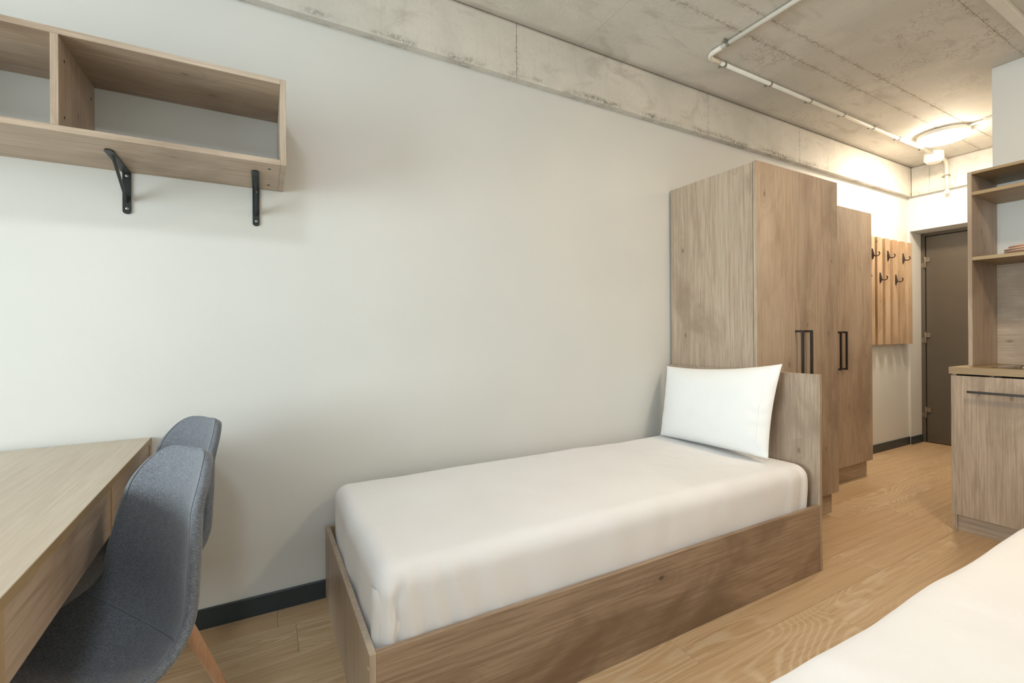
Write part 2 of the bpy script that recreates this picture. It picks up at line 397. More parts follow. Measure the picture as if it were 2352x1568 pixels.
# long conduit run
ZP, RP = CEIL-.018, .0125
t = thing('ceiling_conduit', 'long white plastic conduit clipped along the concrete ceiling with one right-angle bend', 'conduit', (2.31, -.36, ZP))
arc = lambda cx, cy, r, a0, a1, n=8: [(cx+r*math.cos(math.radians(a0+(a1-a0)*i/n)), cy+r*math.sin(math.radians(a0+(a1-a0)*i/n)), ZP) for i in range(n+1)]
tube('pipe', [(2.312, -2.6, ZP), (2.312, -.43, ZP)], RP, 'pvc', t, 16)
tube('elbow', [(2.312, -.445, ZP)] + arc(2.367, -.395, .055, 180, 90) + [(2.43, -.340, ZP)], RP+.0014, 'pvc', t, 16)
tube('pipe', [(2.42, -.340, ZP), (5.39, -.335, ZP)], RP, 'pvc', t, 16)
def clip(x, y, along, parent, z=None):
    bm = bmesh.new()
    if along == 'X':
        ring_tube(bm, [(x-.008, y, ZP), (x+.008, y, ZP)], RP+.0028, 16)
        box_bm(bm, x-.007, x+.007, y+.012, y+.038, ZP-.002, ZP+.004); box_bm(bm, x-.006, x+.006, y+.024, y+.034, ZP+.004, CEIL)
    elif along == 'Y':
        ring_tube(bm, [(x, y-.008, ZP), (x, y+.008, ZP)], RP+.0028, 16)
        box_bm(bm, x-.038, x-.012, y-.007, y+.007, ZP-.002, ZP+.004); box_bm(bm, x-.034, x-.024, y-.006, y+.006, ZP+.004, CEIL)
    return link('pipe_clip', shift(mesh_of(bm, 'pipe_clip'), parent), M['galv'], parent)
for x in (2.475, 2.933, 3.398, 3.838, 4.286, 4.723, 5.189): clip(x, -.338, 'X', t)
clip(2.312, -.483, 'Y', t); clip(2.312, -1.2, 'Y', t)

t = thing('smoke_detector', 'round white detector at the end of the ceiling conduit near the door', 'detector', (5.435, -.325, CEIL))
lathe('mounting_base', [(.068, 0), (.070, -.003), (.070, -.040), (.066, -.043)], (5.435, -.325, CEIL), 'white', t, seg=40)
lathe('sensor_head', [(.066, -.043), (.072, -.047), (.070, -.070), (.056, -.088), (.050, -.092), (.001, -.093)], (5.435, -.325, CEIL), 'white', t, seg=40)
lathe('sensor_ring', [(.046, -.0915), (.052, -.0925), (.050, -.0955), (.044, -.0955)], (5.435, -.325, CEIL), 'pvc', t, seg=32)

t = thing('wall_conduit', 'short white conduit bending from the detector down the far concrete beam', 'conduit', (5.69, -.325, 2.62))
ax, az = XF-.043-.017, CEIL-.022
pts = [(5.50, -.325, az)] + [(ax-.07+.07*math.sin(math.radians(a)), -.325, az-.07+.07*math.cos(math.radians(a))) for a in range(0, 91, 10)] + [(ax, -.326, 2.478)]
tube('pipe', pts, .0145, 'pvc', t, 16)
lathe('end_cap', [(.016, .0), (.018, -.006), (.018, -.026), (.012, -.034)], (ax, -.326, 2.482), 'pvc', t, seg=20)
boxes('pipe_clip', [(ax-.018, ax+.017, -.345, -.306, 2.612, 2.626), (ax+.002, ax+.017, -.306, -.288, 2.612, 2.626)], 'galv', t)

t = thing('cable_trunking', 'white rectangular cable trunking on the ceiling at upper right', 'trunking', (3.0, -1.325, CEIL))
box('trunking_body', (1.95, XBATH, -1.347, -1.307, CEIL-.024, CEIL), 'pvc', t, .002)
box('trunking_lid', (1.95, XBATH, -1.350, -1.304, CEIL-.029, CEIL-.0235), 'pvc', t, .0015)
for x in (2.6, 3.62):
    boxes('trunking_clip', [(x, x+.03, -1.372, -1.350, CEIL-.018, CEIL), (x+.005, x+.025, -1.378, -1.366, CEIL-.03, CEIL-.012)], 'pvc', t)

# ================================================================= WALL SHELF
SL, SR, SY, Z0, Z1, TH = -1.140, .083, -.337, 1.746, 2.051, .0185
sh = thing('wall_shelf', 'open oak-look box shelf in two bays fixed high on the white wall', 'shelf', (-.53, 0, Z0))
box('shelf_board', (SL+TH, SR-TH, SY, -.001, Z0, Z0+TH), 'oak_x', sh)
box('shelf_board', (SL+TH, SR-TH, SY, -.001, Z1-TH, Z1), 'oak_x', sh)
box('side_panel', (SR-TH+.0003, SR, SY, -.001, Z0, Z1), 'oak_z', sh); box('side_panel', (SL, SL+TH-.0003, SY, -.001, Z0, Z1), 'oak_z', sh)
dv = box('divider', (-.5365, -.518, SY+.0005, -.001, Z0+TH, Z1-TH), 'oak_z', sh)
for y, z in ((-.290, 1.975), (-.290, 1.805), (-.04, 1.975), (-.04, 1.805)):
    lathe('screw_hole', [(.004, -.0002), (.004, .0006)], (-.518, y, z), 'hole', dv, 'X', 12)
for i, (x, y) in enumerate(((.030, -.275), (.030, -.075))):
    lathe('screw_hole', [(.0055, -.0006), (.0055, .0002)], (x, y, Z0), 'hole', sh, 'Z', 14)

def bracket(x, label):
    t = thing('shelf_bracket', label, 'bracket', (x, 0, Z0), 'black brackets under the wall shelf')
    wd = .0125
    # bent strip: wall leg with rounded end, shelf leg with clipped corners
    bm = bmesh.new()
    def prism(outline, axis, a, b):
        fs = [bm.verts.new(f(p, a)) for p in outline]; bs = [bm.verts.new(f(p, b)) for p in outline]
        bm.faces.new(fs); bm.faces.new(bs[::-1])
        for i in range(len(fs)): bm.faces.new((fs[i], bs[i], bs[(i+1) % len(fs)], fs[(i+1) % len(fs)]))
    f = lambda p, y: Vector((x+p[0], y, p[1]))
    zl = 1.592
    prism([(-wd, Z0-.0005), (-wd, zl+.012)] + [(-wd*math.cos(math.radians(a)), zl+.010-.010*math.sin(math.radians(a))) for a in range(0, 181, 20)] + [(wd, zl+.012), (wd, Z0-.0005)], 'Y', -.0045, -.0005)
    link('wall_leg', shift(mesh_of(bm, 'wall_leg'), t), M['black'], t)
    bm = bmesh.new(); f = lambda p, z: Vector((x+p[0], p[1], z))
    prism([(-wd, -.0045), (-wd, -.228), (-wd*.45, -.242), (wd*.45, -.242), (wd, -.228), (wd, -.0045)], 'Z', Z0-.0045, Z0-.0005)
    link('shelf_leg', shift(mesh_of(bm, 'shelf_leg'), t), M['black'], t)
    bm = bmesh.new()
    ring = []
    a, b = Vector((x, -.196, Z0-.004)), Vector((x, -.0045, 1.632)); d = (b-a).normalized(); nn = Vector((0, d.z, -d.y))
    P = [a, a+Vector((0, .022, 0)), b+Vector((0, 0, .022)), b]
    fr = [bm.verts.new(p+Vector((-.0035, 0, 0))) for p in P]; bk = [bm.verts.new(p+Vector((.0035, 0, 0))) for p in P]
    bm.faces.new(fr); bm.faces.new(bk[::-1])
    for i in range(4): bm.faces.new((fr[i], bk[i], bk[(i+1) % 4], fr[(i+1) % 4]))
    bmesh.ops.bevel(bm, geom=list(bm.edges), offset=.001, segments=1, affect='EDGES')
    link('brace', shift(mesh_of(bm, 'brace'), t), M['black'], t)
    for z in (1.732, 1.612):
        s = lathe('screw', [(.0048, .001), (.0046, -.0008), (.0030, -.0018), (.0001, -.0019)], (x+.001, -.0047, z), 'cap', t, 'Y', 16)
        boxes('screw_slot', [(x+.001-.0026, x+.001+.0026, -.0070, -.0064, z-.0006, z+.0006), (x+.001-.0006, x+.001+.0006, -.0070, -.0064, z-.0026, z+.0026)], 'hole', s)
bracket(-.429, 'black steel bracket under the middle of the wall shelf')
bracket(-.015, 'black steel bracket under the right end of the wall shelf')

# ================================================================= DESK
dk = thing('desk', 'oak-look panel desk against the white wall, deep apron under its top', 'desk', (-.363, -.004, 0), rz=math.radians(1.455), local=True)
DL, DD, DT = 1.2215, .62, .766
box('desktop', (-DD, 0, -DL, -.0, DT-.0205, DT), 'desk_y', dk, .0006)
box('edge_band', (.0, .0012, -DL, .0, DT-.0205, DT-.0004), 'edge_y', dk, .0002)
box('end_panel', (-DD, -.0002, -DL, -DL+.0185, 0, DT-.0208), 'edge_z', dk, .0006)
box('end_panel', (-DD, -.0002, -.0185, -.0, .079, DT-.0208), 'edge_z', dk, .0006)
box('divider', (-DD+.01, -.0002, -.575, -.561, .618, DT-.0208), 'edge_z', dk, .0005)
box('apron', (-.022, -.004, -DL+.0187, -.5752, .618, DT-.0208), 'oak_y', dk, .0006)
box('apron', (-.022, -.004, -.5608, -.0187, .618, DT-.0208), 'oak_y', dk, .0006)
box('back_panel', (-DD, -DD+.018, -DL+.0187, -.0187, .30, DT-.0208), 'oak_y', dk, .0006)

# ================================================================= CHAIRS
ST = np.array([[0.2196, 0.425, 0.1813, 0.0007], [0.1835, 0.4442, 0.2142, 0.0088], [0.0721, 0.4347, 0.2300, 0.031], [-0.0594, 0.4245, 0.2330, 0.0517], [-0.1626, 0.4502, 0.2180, 0.0676], [-0.2166, 0.5184, 0.2012, 0.0642], [-0.2338, 0.6262, 0.1869, 0.0605], [-0.244, 0.7414, 0.1609, 0.0507], [-0.2569, 0.8107, 0.1176, 0.0334], [-0.2789, 0.8588, 0.0, 0.0333]])
def chair_grid():
    P = ST; out = []; n = 12
    for i in range(len(P)-1):
        p0, p1, p2, p3 = P[max(i-1, 0)], P[i], P[i+1], P[min(i+2, len(P)-1)]
        for k in range(n):
            t = k/n
            out.append(.5*((2*p1)+(-p0+p2)*t+(2*p0-5*p1+4*p2-p3)*t*t+(-p0+3*p1-3*p2+p3)*t**3))
    out.append(P[-1]); c = np.array(out)
    T = len(c)-1-2*n
    # resample the crown densely towards the top
    k = np.sin(np.linspace(0, 1, 30)*math.pi/2)
    idx = T + k*2*n
    crown = np.stack([np.interp(idx, np.arange(len(c)), c[:, j]) for j in range(4)], 1)
    crown[:, 3] *= (1-k**3); k2 = k*.998; crown[:, 2] = ST[7, 2]*(1-k2**1.526)**(1/2.48)
    c = np.concatenate([c[:T], crown])
    # round the front lip
    f = np.clip(np.arange(len(c))/10.0, 0, 1); c[:, 2] *= (1-(1-f)**2.5*.75)
    d = np.gradient(c[:, :2], axis=0); d /= np.linalg.norm(d, axis=1)[:, None]
    for _ in range(3): d[1:-1] = (d[:-2]+d[1:-1]*2+d[2:])/4
    d /= np.linalg.norm(d, axis=1)[:, None]
    nrm = np.stack([d[:, 1], -d[:, 0]], 1)
    return c, nrm
CG, CNR = chair_grid()
def shell_pt(i, v, off=0.0):
    u, z, w_, cup = CG[i]; nx, nz = CNR[i]
    cc = cup*abs(v)**2.2 + off
    return Vector((u+nx*cc, w_*v, z+nz*cc))
def make_chair(label):
    root = thing('upholstered_chair', label, 'chair', (0, 0, 0), 'grey fabric shell chairs at the desk', local=True)
    n = len(CG); K = 34
    vs = [(1-(1-abs(x))**1.8)*(1 if x > 0 else -1) if x else 0.0 for x in [-1+2*k/K for k in range(K+1)]]
    mid = np.array([[tuple(shell_pt(i, v)) for v in vs] for i in range(n)])
    du = np.gradient(mid, axis=0); dv = np.gradient(mid, axis=1)
    nm = np.cross(du, dv); nm /= np.linalg.norm(nm, axis=2)[:, :, None]+1e-9
    if nm[60, K//2, 0] < 0: nm = -nm
    arc_ = np.concatenate([[0], np.cumsum(np.linalg.norm(np.diff(mid[:, K//2], axis=0), axis=1))])
    T_, R_ = .0115, .014
    bm = bmesh.new(); F, B = [], []
    for i in range(n):
        fr, bk = [], []
        for k, v in enumerate(vs):
            e = min((1-abs(v))*CG[i][2], arc_[i], arc_[-1]-arc_[i]); q = min(1, e/R_); t = T_*math.sqrt(max(0, 1-(1-q)**2))
            if i in (0, n-1) or k in (0, K):
                vv = bm.verts.new(mid[i, k]); fr.append(vv); bk.append(vv)
            else:
                fr.append(bm.verts.new(mid[i, k]+nm[i, k]*t)); bk.append(bm.verts.new(mid[i, k]-nm[i, k]*t))
        F.append(fr); B.append(bk)
    for i in range(n-1):
        for k in range(K):
            bm.faces.new((F[i][k], F[i][k+1], F[i+1][k+1], F[i+1][k])); bm.faces.new((B[i][k], B[i+1][k], B[i+1][k+1], B[i][k+1]))
    sh = link('seat_shell', mesh_of(bm, 'seat_shell', True), M['fabric'], root)
    def surf(i, v, off=.0008):
        k = int(np.searchsorted(vs, v)); k = max(1, min(K, k)); f_ = (v-vs[k-1])/(vs[k]-vs[k-1])
        p = mid[i, k-1]*(1-f_)+mid[i, k]*f_; m_ = nm[i, k-1]*(1-f_)+nm[i, k]*f_
        e = min((1-abs(v))*CG[i][2], arc_[i], arc_[-1]-arc_[i]); q = min(1, e/R_)
        return Vector(p + m_*(T_*math.sqrt(max(0, 1-(1-q)**2))+off))
    # seams
    loop = [surf(i, -.93) for i in range(6, n-9)] + [surf(n-8, v) for v in np.linspace(-.84, .84, 14)] + [surf(i, .93) for i in range(n-10, 5, -1)]
    bm = bmesh.new(); ring_tube(bm, loop, .0011, 6); link('rim_seam', mesh_of(bm, 'rim_seam', True), M['thread'], sh)
    bm = bmesh.new(); ring_tube(bm, [surf(51, v, .0006) for v in np.linspace(-.97, .97, 40)], .0012, 6); link('cross_seam', mesh_of(bm, 'cross_seam', True), M['thread'], sh)
    # under frame
    lt = {}
    for su in (-1, 1):
        for sv in (-1, 1):
            top = Vector((-.090 if su < 0 else .11, .100*sv, .385)); foot = Vector((-.222 if su < 0 else .197, .192*sv if su > 0 else .205*sv, .0))
            pts = [top.lerp(foot, t) for t in (0, .12, .35, .7, .97, 1.0)]
            bm = bmesh.new(); ring_tube(bm, pts, [.016, .0185, .019, .0155, .0125, .011], 16)
            lg = link('leg', mesh_of(bm, 'leg', True), M['beech'], root); lt[(su, sv)] = (top, foot)
            q = top.lerp(foot, .22); q2 = top.lerp(foot, .34)
            for qq in (q, q2):
                bm = bmesh.new(); lathe_bm(bm, [(.0045, .016), (.0062, .018), (.0050, .0215), (.0005, .0225)], qq, 'X', 12)
                if su > 0: pass
                me = mesh_of(bm, 'bolt', True)
                dvec = Vector((-.5, .86*sv, 0)) if su < 0 else Vector((.5, .86*sv, 0))
                me.transform(Matrix.Translation(qq) @ Vector((1, 0, 0)).rotation_difference(dvec).to_matrix().to_4x4() @ Matrix.Translation(-qq))
                link('bolt', me, M['cap'], lg)
    bm = bmesh.new()
    P = lambda su, sv, t: lt[(su, sv)][0].lerp(lt[(su, sv)][1], t)
    for a, b in (((-1, -1), (1, 1)), ((-1, 1), (1, -1))):
        ring_tube(bm, [P(*a, .40), Vector((0, 0, .335)), P(*b, .40)], .004, 8)
        ring_tube(bm, [P(*a, .08), Vector((0, 0, .362)), P(*b, .08)], .004, 8)
    for a, b in (((-1, -1), (-1, 1)), ((1, -1), (1, 1)), ((-1, -1), (1, -1)), ((-1, 1), (1, 1))):
        ring_tube(bm, [P(*a, .05), P(*b, .05)], .0045, 8)
    link('under_frame', mesh_of(bm, 'under_frame', True), M['black'], root)
    boxes('mounting_plate', [(-.11, .11, -.1, .1, .380, .388)], 'black', root, .002)
    return root
ch1 = make_chair('nearer grey fabric shell chair with wooden legs, overlapping the other, at the desk')
ch1.location = (-.3785, -.9041, 0); ch1.rotation_euler = (0, 0, 3.7296)
def copy_tree(o, parent=None):
    c = o.copy(); C.objects.link(c); c.parent = parent
    for k in list(o.children): copy_tree(k, c)
    return c
ch2 = copy_tree(ch1); ch2.location = (-.3933, -.400, 0); ch2.rotation_euler = (0, 0, 3.7232)
ch2['label'] = 'farther grey fabric shell chair beside the white wall, partly behind the nearer chair'

# ================================================================= BEDS
def rounded_sheet(x0, x1, y0, y1, z0, z1, r, seed, fold=True, res=.016):
    """mattress body under a fitted sheet: rounded box with soft folds"""
    nx, ny, nz = int((x1-x0)/res), int((y1-y0)/res), int((z1-z0)/res)
    bm = bmesh.new(); C0 = Vector(((x0+x1)/2, (y0+y1)/2, (z0+z1)/2)); H = Vector(((x1-x0)/2, (y1-y0)/2, (z1-z0)/2))
    cache = {}
    def V(i, j, k):
        key = (i, j, k)
        if key in cache: return cache[key]
        p = Vector((x0+(x1-x0)*i/nx, y0+(y1-y0)*j/ny, z0+(z1-z0)*k/nz)) - C0
        q = Vector([max(-H[a]+r, min(H[a]-r, p[a])) for a in range(3)])
        d = p-q
        if d.length > 1e-6:
            # even spread over rounded edges
            n_ = Vector([math.sin(min(1, abs(d[a])/r)*math.pi/2)*(1 if d[a] >= 0 else -1) for a in range(3)]).normalized() if True else d.normalized()
            pos = q + n_*r
        else: n_ = Vector((0, 0, 1)); pos = p
        w = pos + C0
        # soft relief
        dsp = (noise.noise(Vector((w.x*2.2, w.y*3, w.z*5+seed)))*.006 + noise.noise(Vector((w.x*8, w.y*8, w.z*6+seed)))*.0022)
        if n_.z < -.5: dsp = 0
        top = max(0, n_.z); sidey = max(0, -n_.y); sidex = max(0, -n_.x)
        zf = (w.z-z0)/(z1-z0)
        if sidey > .05:
            for cx, wd, am, sl in ((.345, .012, .006, .25), (.375, .008, -.005, .35), (.405, .012, .006, .45), (.44, .009, -.005, .55), (.475, .014, .005, .6), (.53, .02, -.004, .7), (.60, .03, .004, .5), (.72, .03, -.003, .3), (1.1, .05, .002, .2), (1.35, .05, -.002, .2), (1.7, .04, .002, -.1), (2.16, .03, .003, -.2), (2.24, .018, -.004, -.15), (2.28, .012, .004, -.1)):
                xx = cx-seedx(seed) + (1-zf)*sl*.12
                dsp += am*math.exp(-((w.x-xx)/wd)**2)*sidey*(.4+.6*math.sin(min(1, max(0, zf))*math.pi))
            dsp += sidey*.004*math.sin(zf*math.pi)
            if fold and w.z < z1-.03:
                e = w.x-(x0+.052+.004*math.sin(w.z*60)); fade = min(1, (z1-.03-w.z)/.03)
                dsp += fade*.009*sg((e+.045)/.004)*sg(-e/.0025)*sidey - fade*.013*math.exp(-(e-.006)**2/(2*.006**2))*sidey
        if sidex > .05: dsp += .004*math.sin(w.y*26+1)*sidex*(1-zf) + .003*math.sin(w.y*11)*sidex
        if top > .5: dsp += .004*math.sin((w.x-x0)/(x1-x0)*math.pi)*math.sin((w.y-y0)/(y1-y0)*math.pi)
        cache[key] = bm.verts.new(w + n_*dsp); return cache[key]
    def quad(*q):
        try: bm.faces.new([V(*a) for a in q])
        except ValueError: pass
    for i in range(nx):
        for j in range(ny):
            quad((i, j, nz), (i+1, j, nz), (i+1, j+1, nz), (i, j+1, nz)); quad((i, j, 0), (i, j+1, 0), (i+1, j+1, 0), (i+1, j, 0))
        for k in range(nz):
            quad((i, 0, k), (i+1, 0, k), (i+1, 0, k+1), (i, 0, k+1)); quad((i, ny, k), (i, ny, k+1), (i+1, ny, k+1), (i+1, ny, k))
    for j in range(ny):
        for k in range(nz):
            quad((0, j, k), (0, j, k+1), (0, j+1, k+1), (0, j+1, k)); quad((nx, j, k), (nx, j+1, k), (nx, j+1, k+1), (nx, j, k+1))
    return mesh_of(bm, 'mattress', True)
def sg(t): return 1/(1+math.exp(-max(-30, min(30, t))))
def seedx(s): return 0 if s == 0 else -.2

def bed(x0, x1, y0, y1, label, front):
    """x0 foot, x1 head; front=-1 when open side faces -Y, +1 when it faces +Y"""
    t = thing('bed_frame', label, 'bed', ((x0+x1)/2, (y0+y1)/2, 0), 'oak-look single bed frames')
    RH = .314; T = .018
    box('foot_panel', (x0, x0+T, y0, y1, .0, RH), 'oak_z', t)
    box('headboard', (x1-T, x1, y0, y1, .0, .938), 'oak_z', t)
    for ya, yb in ((y0, y0+T), (y1-T, y1)):
        box('side_rail', (x0+T+.0003, x1-T-.0003, ya+.0005, yb-.0005, .0, RH), 'rail_shaded_x', t)
    box('base_board', (x0+T, x1-T, y0+T, y1-T, .185, .2), 'oak_x', t)
    for y in (y0+.015, y1-.015):
        for z in (.06, .27):
            lathe('screw_cap', [(.0055, .0005), (.0050, -.0012), (.0005, -.0016)], (x0, y, z), 'cap', t, 'X', 14)
    return t
b1 = bed(.240, 2.357, -.938, -.014, 'oak-look single bed frame along the white wall, with tall headboard', -1)
me = rounded_sheet(.266, 2.322, -.908, -.038, .202, .503, .058, 0, True, .0095)
mt = link('mattress', me, M['sheet']); mt['label'] = 'mattress under a white fitted sheet on the bed along the white wall'; mt['category'] = 'mattress'; mt['group'] = 'mattresses under white sheets'
bm = bmesh.new(); rows_ = []
for r_ in range(25):
    z = .205 + (.447-.205)*r_/24; k_ = min(1, (.447-z)/.045); off = .002 + .0085*k_**.5
    xr = .3125 + .0035*math.sin(z*55) - .006*(z-.3)/.15
    R0 = .058; th1 = math.acos(max(-1, min(1, (xr-.324)/(R0+off))))          # from +X, measured downwards
    a0, a1 = math.radians(172), 2*math.pi-th1
    row = []
    for c_ in range(13):
        t_ = c_/12; a_ = a0+(a1-a0)*t_; o_ = off*min(1, .15+t_*2.2) + .0015*math.sin(t_*7+z*40)*t_
        row.append(bm.verts.new((.324+(R0+o_)*math.cos(a_), -.850+(R0+o_)*math.sin(a_), z)))
    for dx_, dr_ in ((.0022, -.002), (.0026, -.005), (.0010, -.008), (-.004, -.010)):
        row.append(bm.verts.new((.324+(R0+off+dr_*k_**.5)*math.cos(a1)+dx_, -.850+(R0+off+dr_*k_**.5)*math.sin(a1), z)))
    rows_.append(row)
for ra, rb in zip(rows_[:-1], rows_[1:]):
    for c_ in range(len(ra)-1): bm.faces.new((ra[c_], ra[c_+1], rb[c_+1], rb[c_]))
link('corner_fold', mesh_of(bm, 'corner_fold', True), M['sheet'], mt)
b2 = bed(.45, 2.567, -2.535, -1.601, 'nearest single bed frame, beneath the white mattress at lower right', 1)
me = rounded_sheet(.476, 2.532, -2.494, -1.625, .202, .503, .050, 3.7, False, .02)
# gentle waviness of the far edge
for v in me.vertices:
    if v.co.y > -1.9: v.co.y += .004*math.sin(v.co.x*9+.7)*max(0, 1-(-1.6-v.co.y)/.3)*(v.co.z-.2)/.3
mt2 = link('mattress', me, M['sheet']); mt2['label'] = 'nearest mattress under a bright white sheet, filling the lower right corner'; mt2['category'] = 'mattress'; mt2['group'] = 'mattresses under white sheets'

# pillow leaning on the headboard
TL, BL, TR, BR = Vector((2.285, -.050, .932)), Vector((2.165, -.105, .513)), Vector((2.272, -.800, .984)), Vector((2.155, -.798, .528))
nrm = (TR-TL).cross(BL-TL).normalized();  nrm = nrm if nrm.x < 0 else -nrm
bm = bmesh.new(); NU, NV = 64, 44; front, back = [], []
for j in range(NV+1):
    fr, bk = [], []
    for i in range(NU+1):
        u, v = i/NU, j/NV           # u: left to right, v: bottom to top
        p = (BL.lerp(BR, u)).lerp(TL.lerp(TR, u), v)
        du, dv_ = 2*u-1, 2*v-1
        # edges pull in between corners
        across = (BR-BL).normalized(); upv = (TL-BL).normalized()
        p = p - across*du*abs(du)**2*.016*(1-dv_**2) - upv*dv_*abs(dv_)**2*(.024 if dv_ > 0 else .004)*(1-du**2)
        e = (1-abs(du)**3.2)*(1-abs(dv_)**3.0)
        th = .074*max(0, e)**.62*(1.18-.22*v)
        sag = noise.noise(Vector((u*3, v*3, 2)))*.006*e
        edge = min(1-abs(du), 1-abs(dv_))
        wr = .0055*math.sin((v*13+u*4)*2.4+noise.noise(Vector((u*5, v*5, 0)))*3)*math.exp(-((1-du)/.22)**2)*e**.3 + .002*math.sin(v*30+u*9)*math.exp(-((1+du)/.15)**2)*e**.3
        fr.append(p + nrm*(th*1.0+sag+wr+.0015)); bk.append(p - nrm*(th*.50+.0015))
    front.append([bm.verts.new(q) for q in fr]); back.append([bm.verts.new(q) for q in bk])
for j in range(NV):
    for i in range(NU):
        bm.faces.new((front[j][i], front[j][i+1], front[j+1][i+1], front[j+1][i])); bm.faces.new((back[j][i], back[j+1][i], back[j+1][i+1], back[j][i+1]))
for i in range(NU):
    bm.faces.new((front[0][i], back[0][i], back[0][i+1], front[0][i+1])); bm.faces.new((front[NV][i], front[NV][i+1], back[NV][i+1], back[NV][i]))
for j in range(NV):
    bm.faces.new((front[j][0], front[j+1][0], back[j+1][0], back[j][0])); bm.faces.new((front[j][NU], back[j][NU], back[j+1][NU], front[j+1][NU]))
hem = [front[j][NU-4].co.copy() for j in range(2, NV-1)]
pl = link('pillow', mesh_of(bm, 'pillow', True), M['pillow'])
pl['label'] = 'white pillow propped upright against the bed headboard'; pl['category'] = 'pillow'
bm = bmesh.new(); ring_tube(bm, hem, .0013, 6); link('hem_seam', mesh_of(bm, 'hem_seam', True), M['pillow'], pl)

# ================================================================= WARDROBES
def bar_handle(x, y, z0, z1, parent, out=.034, s=.0125):
    """vertical bar on a door facing -Y, stubs and bar shifted so stub sits on the door"""
    boxes('handle', [(x-s/2, x+s/2, y-out-s, y-out, z0, z1), (x-s/2, x+s/2, y-out, y, z0, z0+s), (x-s/2, x+s/2, y-out, y, z1-s, z1)], 'handle', parent, .0008)
def wardrobe(x0, x1, depth, zt, zb, split, label, hz, hoff, plr):
    yb, yf = -.0135, -depth
    t = thing('wardrobe', label, 'wardrobe', ((x0+x1)/2, (yb+yf)/2, 0))
    T = .018; yc = yf+.021
    box('side_panel', (x0, x0+T, yc, yb, zb, zt), 'oak_z', t); box('side_panel', (x1-T, x1, yc, yb, zb, zt), 'oak_z', t)
    box('top_panel', (x0+T, x1-T, yc, yb, zt-T, zt), 'oak_x', t); box('bottom_panel', (x0+T, x1-T, yc, yb, zb, zb+T), 'oak_x', t)
    box('back_panel', (x0+T, x1-T, yb-.005, yb, zb+T, zt-T), 'oak_z', t)
    boxes('plinth', [(x0+.002, x1-plr, yc+.010, yc+.028, 0, zb-.0005), (x0+.002, x0+.02, yc+.028, yb, 0, zb-.0005), (x1-plr-.018, x1-plr, yc+.028, yb, 0, zb-.0005)], 'oak_x', t, .0005)
    d1 = box('door', (x0-.0, split-.0012, yf, yf+.0185, zb-.004, zt+.004), 'oak_z', t)
    d2 = box('door', (split+.0012, x1, yf, yf+.0185, zb-.004, zt+.004), 'oak_z', t)
    for d, s in ((d1, -1), (d2, 1)):
        d['org'] = t['org']
        bar_handle(split+s*hoff, yf, hz[0], hz[1], d)
    return t
wardrobe(2.368, 3.19, .606, 2.078, .140, 2.775, 'tall two-door oak-look wardrobe standing right behind the bed headboard', (.862, 1.154), .045, .022)
wardrobe(3.21, 4.255, .335, 2.076, .133, 3.745, 'shallower oak-look wardrobe farther down, between tall wardrobe and coat rack', (.863, 1.146), .040, .03)

# ================================================================= COAT RACK
rk = thing('coat_rack', 'oak batten coat rack with dark hooks on the wall beside the door', 'coat rack', (5.1, -.0, 1.52))
RB, RT = 1.022, 2.020
fronts = [(4.405, 4.500), (4.553, 4.650), (4.700, 4.795), (4.846, 4.943), (4.988, 5.085), (5.140, 5.231), (5.294, 5.386), (5.447, 5.535), (5.591, 5.690)]
for i, (a, b) in enumerate(fronts):
    box('batten', (a, b, -.066, -.036, RB, RT), 'rack', rk, .0015)
for z in (1.955, 1.530, 1.075):
    box('cross_rail', (4.40, 5.690, -.0355, -.0005, z-.05, z+.05), 'rack', rk, .001)
bm = bmesh.new()
yo = 0.0
pts_plate = [(-.010, .050), (.010, .050), (.013, .012), (.013, -.012), (.008, -.050), (-.008, -.050), (-.013, -.012), (-.013, .012)]
fs = [bm.verts.new((p[0], 0, p[1])) for p in pts_plate]; bs = [bm.verts.new((p[0]*.6, -.004-.012*max(0, 1-abs(p[1]+.01)/.045), p[1]*.95)) for p in pts_plate]
bm.faces.new(fs); bm.faces.new(bs[::-1])
for i in range(8): bm.faces.new((fs[i], bs[i], bs[(i+1) % 8], fs[(i+1) % 8]))
hook_pts = [(0, -.003, -.012), (0, -.02, -.019), (0, -.038, -.023), (0, -.052, -.018), (0, -.058, -.006), (0, -.056, .006), (0, -.049, .010)]
ring_tube(bm, hook_pts, [.008, .0055, .0045, .0045, .0045, .005, .0065], 10)
hook_me = mesh_of(bm, 'hook', True); hook_me.set_sharp_from_angle(angle=math.radians(45)); hook_me.materials.append(M['iron'])
for x, z in ((5.545, 1.855), (5.345, 1.640), (5.190, 1.857), (5.040, 1.642), (4.895, 1.853), (4.748, 1.642), (4.60, 1.853)):
    # each hook sits on its own batten
    best = min(fronts, key=lambda f: abs((f[0]+f[1])/2-x)); xc = (best[0]+best[1])/2
    o = bpy.data.objects.new('hook', hook_me); C.objects.link(o); o.parent = rk
    o.location = Vector((xc, -.0665, z)) - Vector(rk['org'])

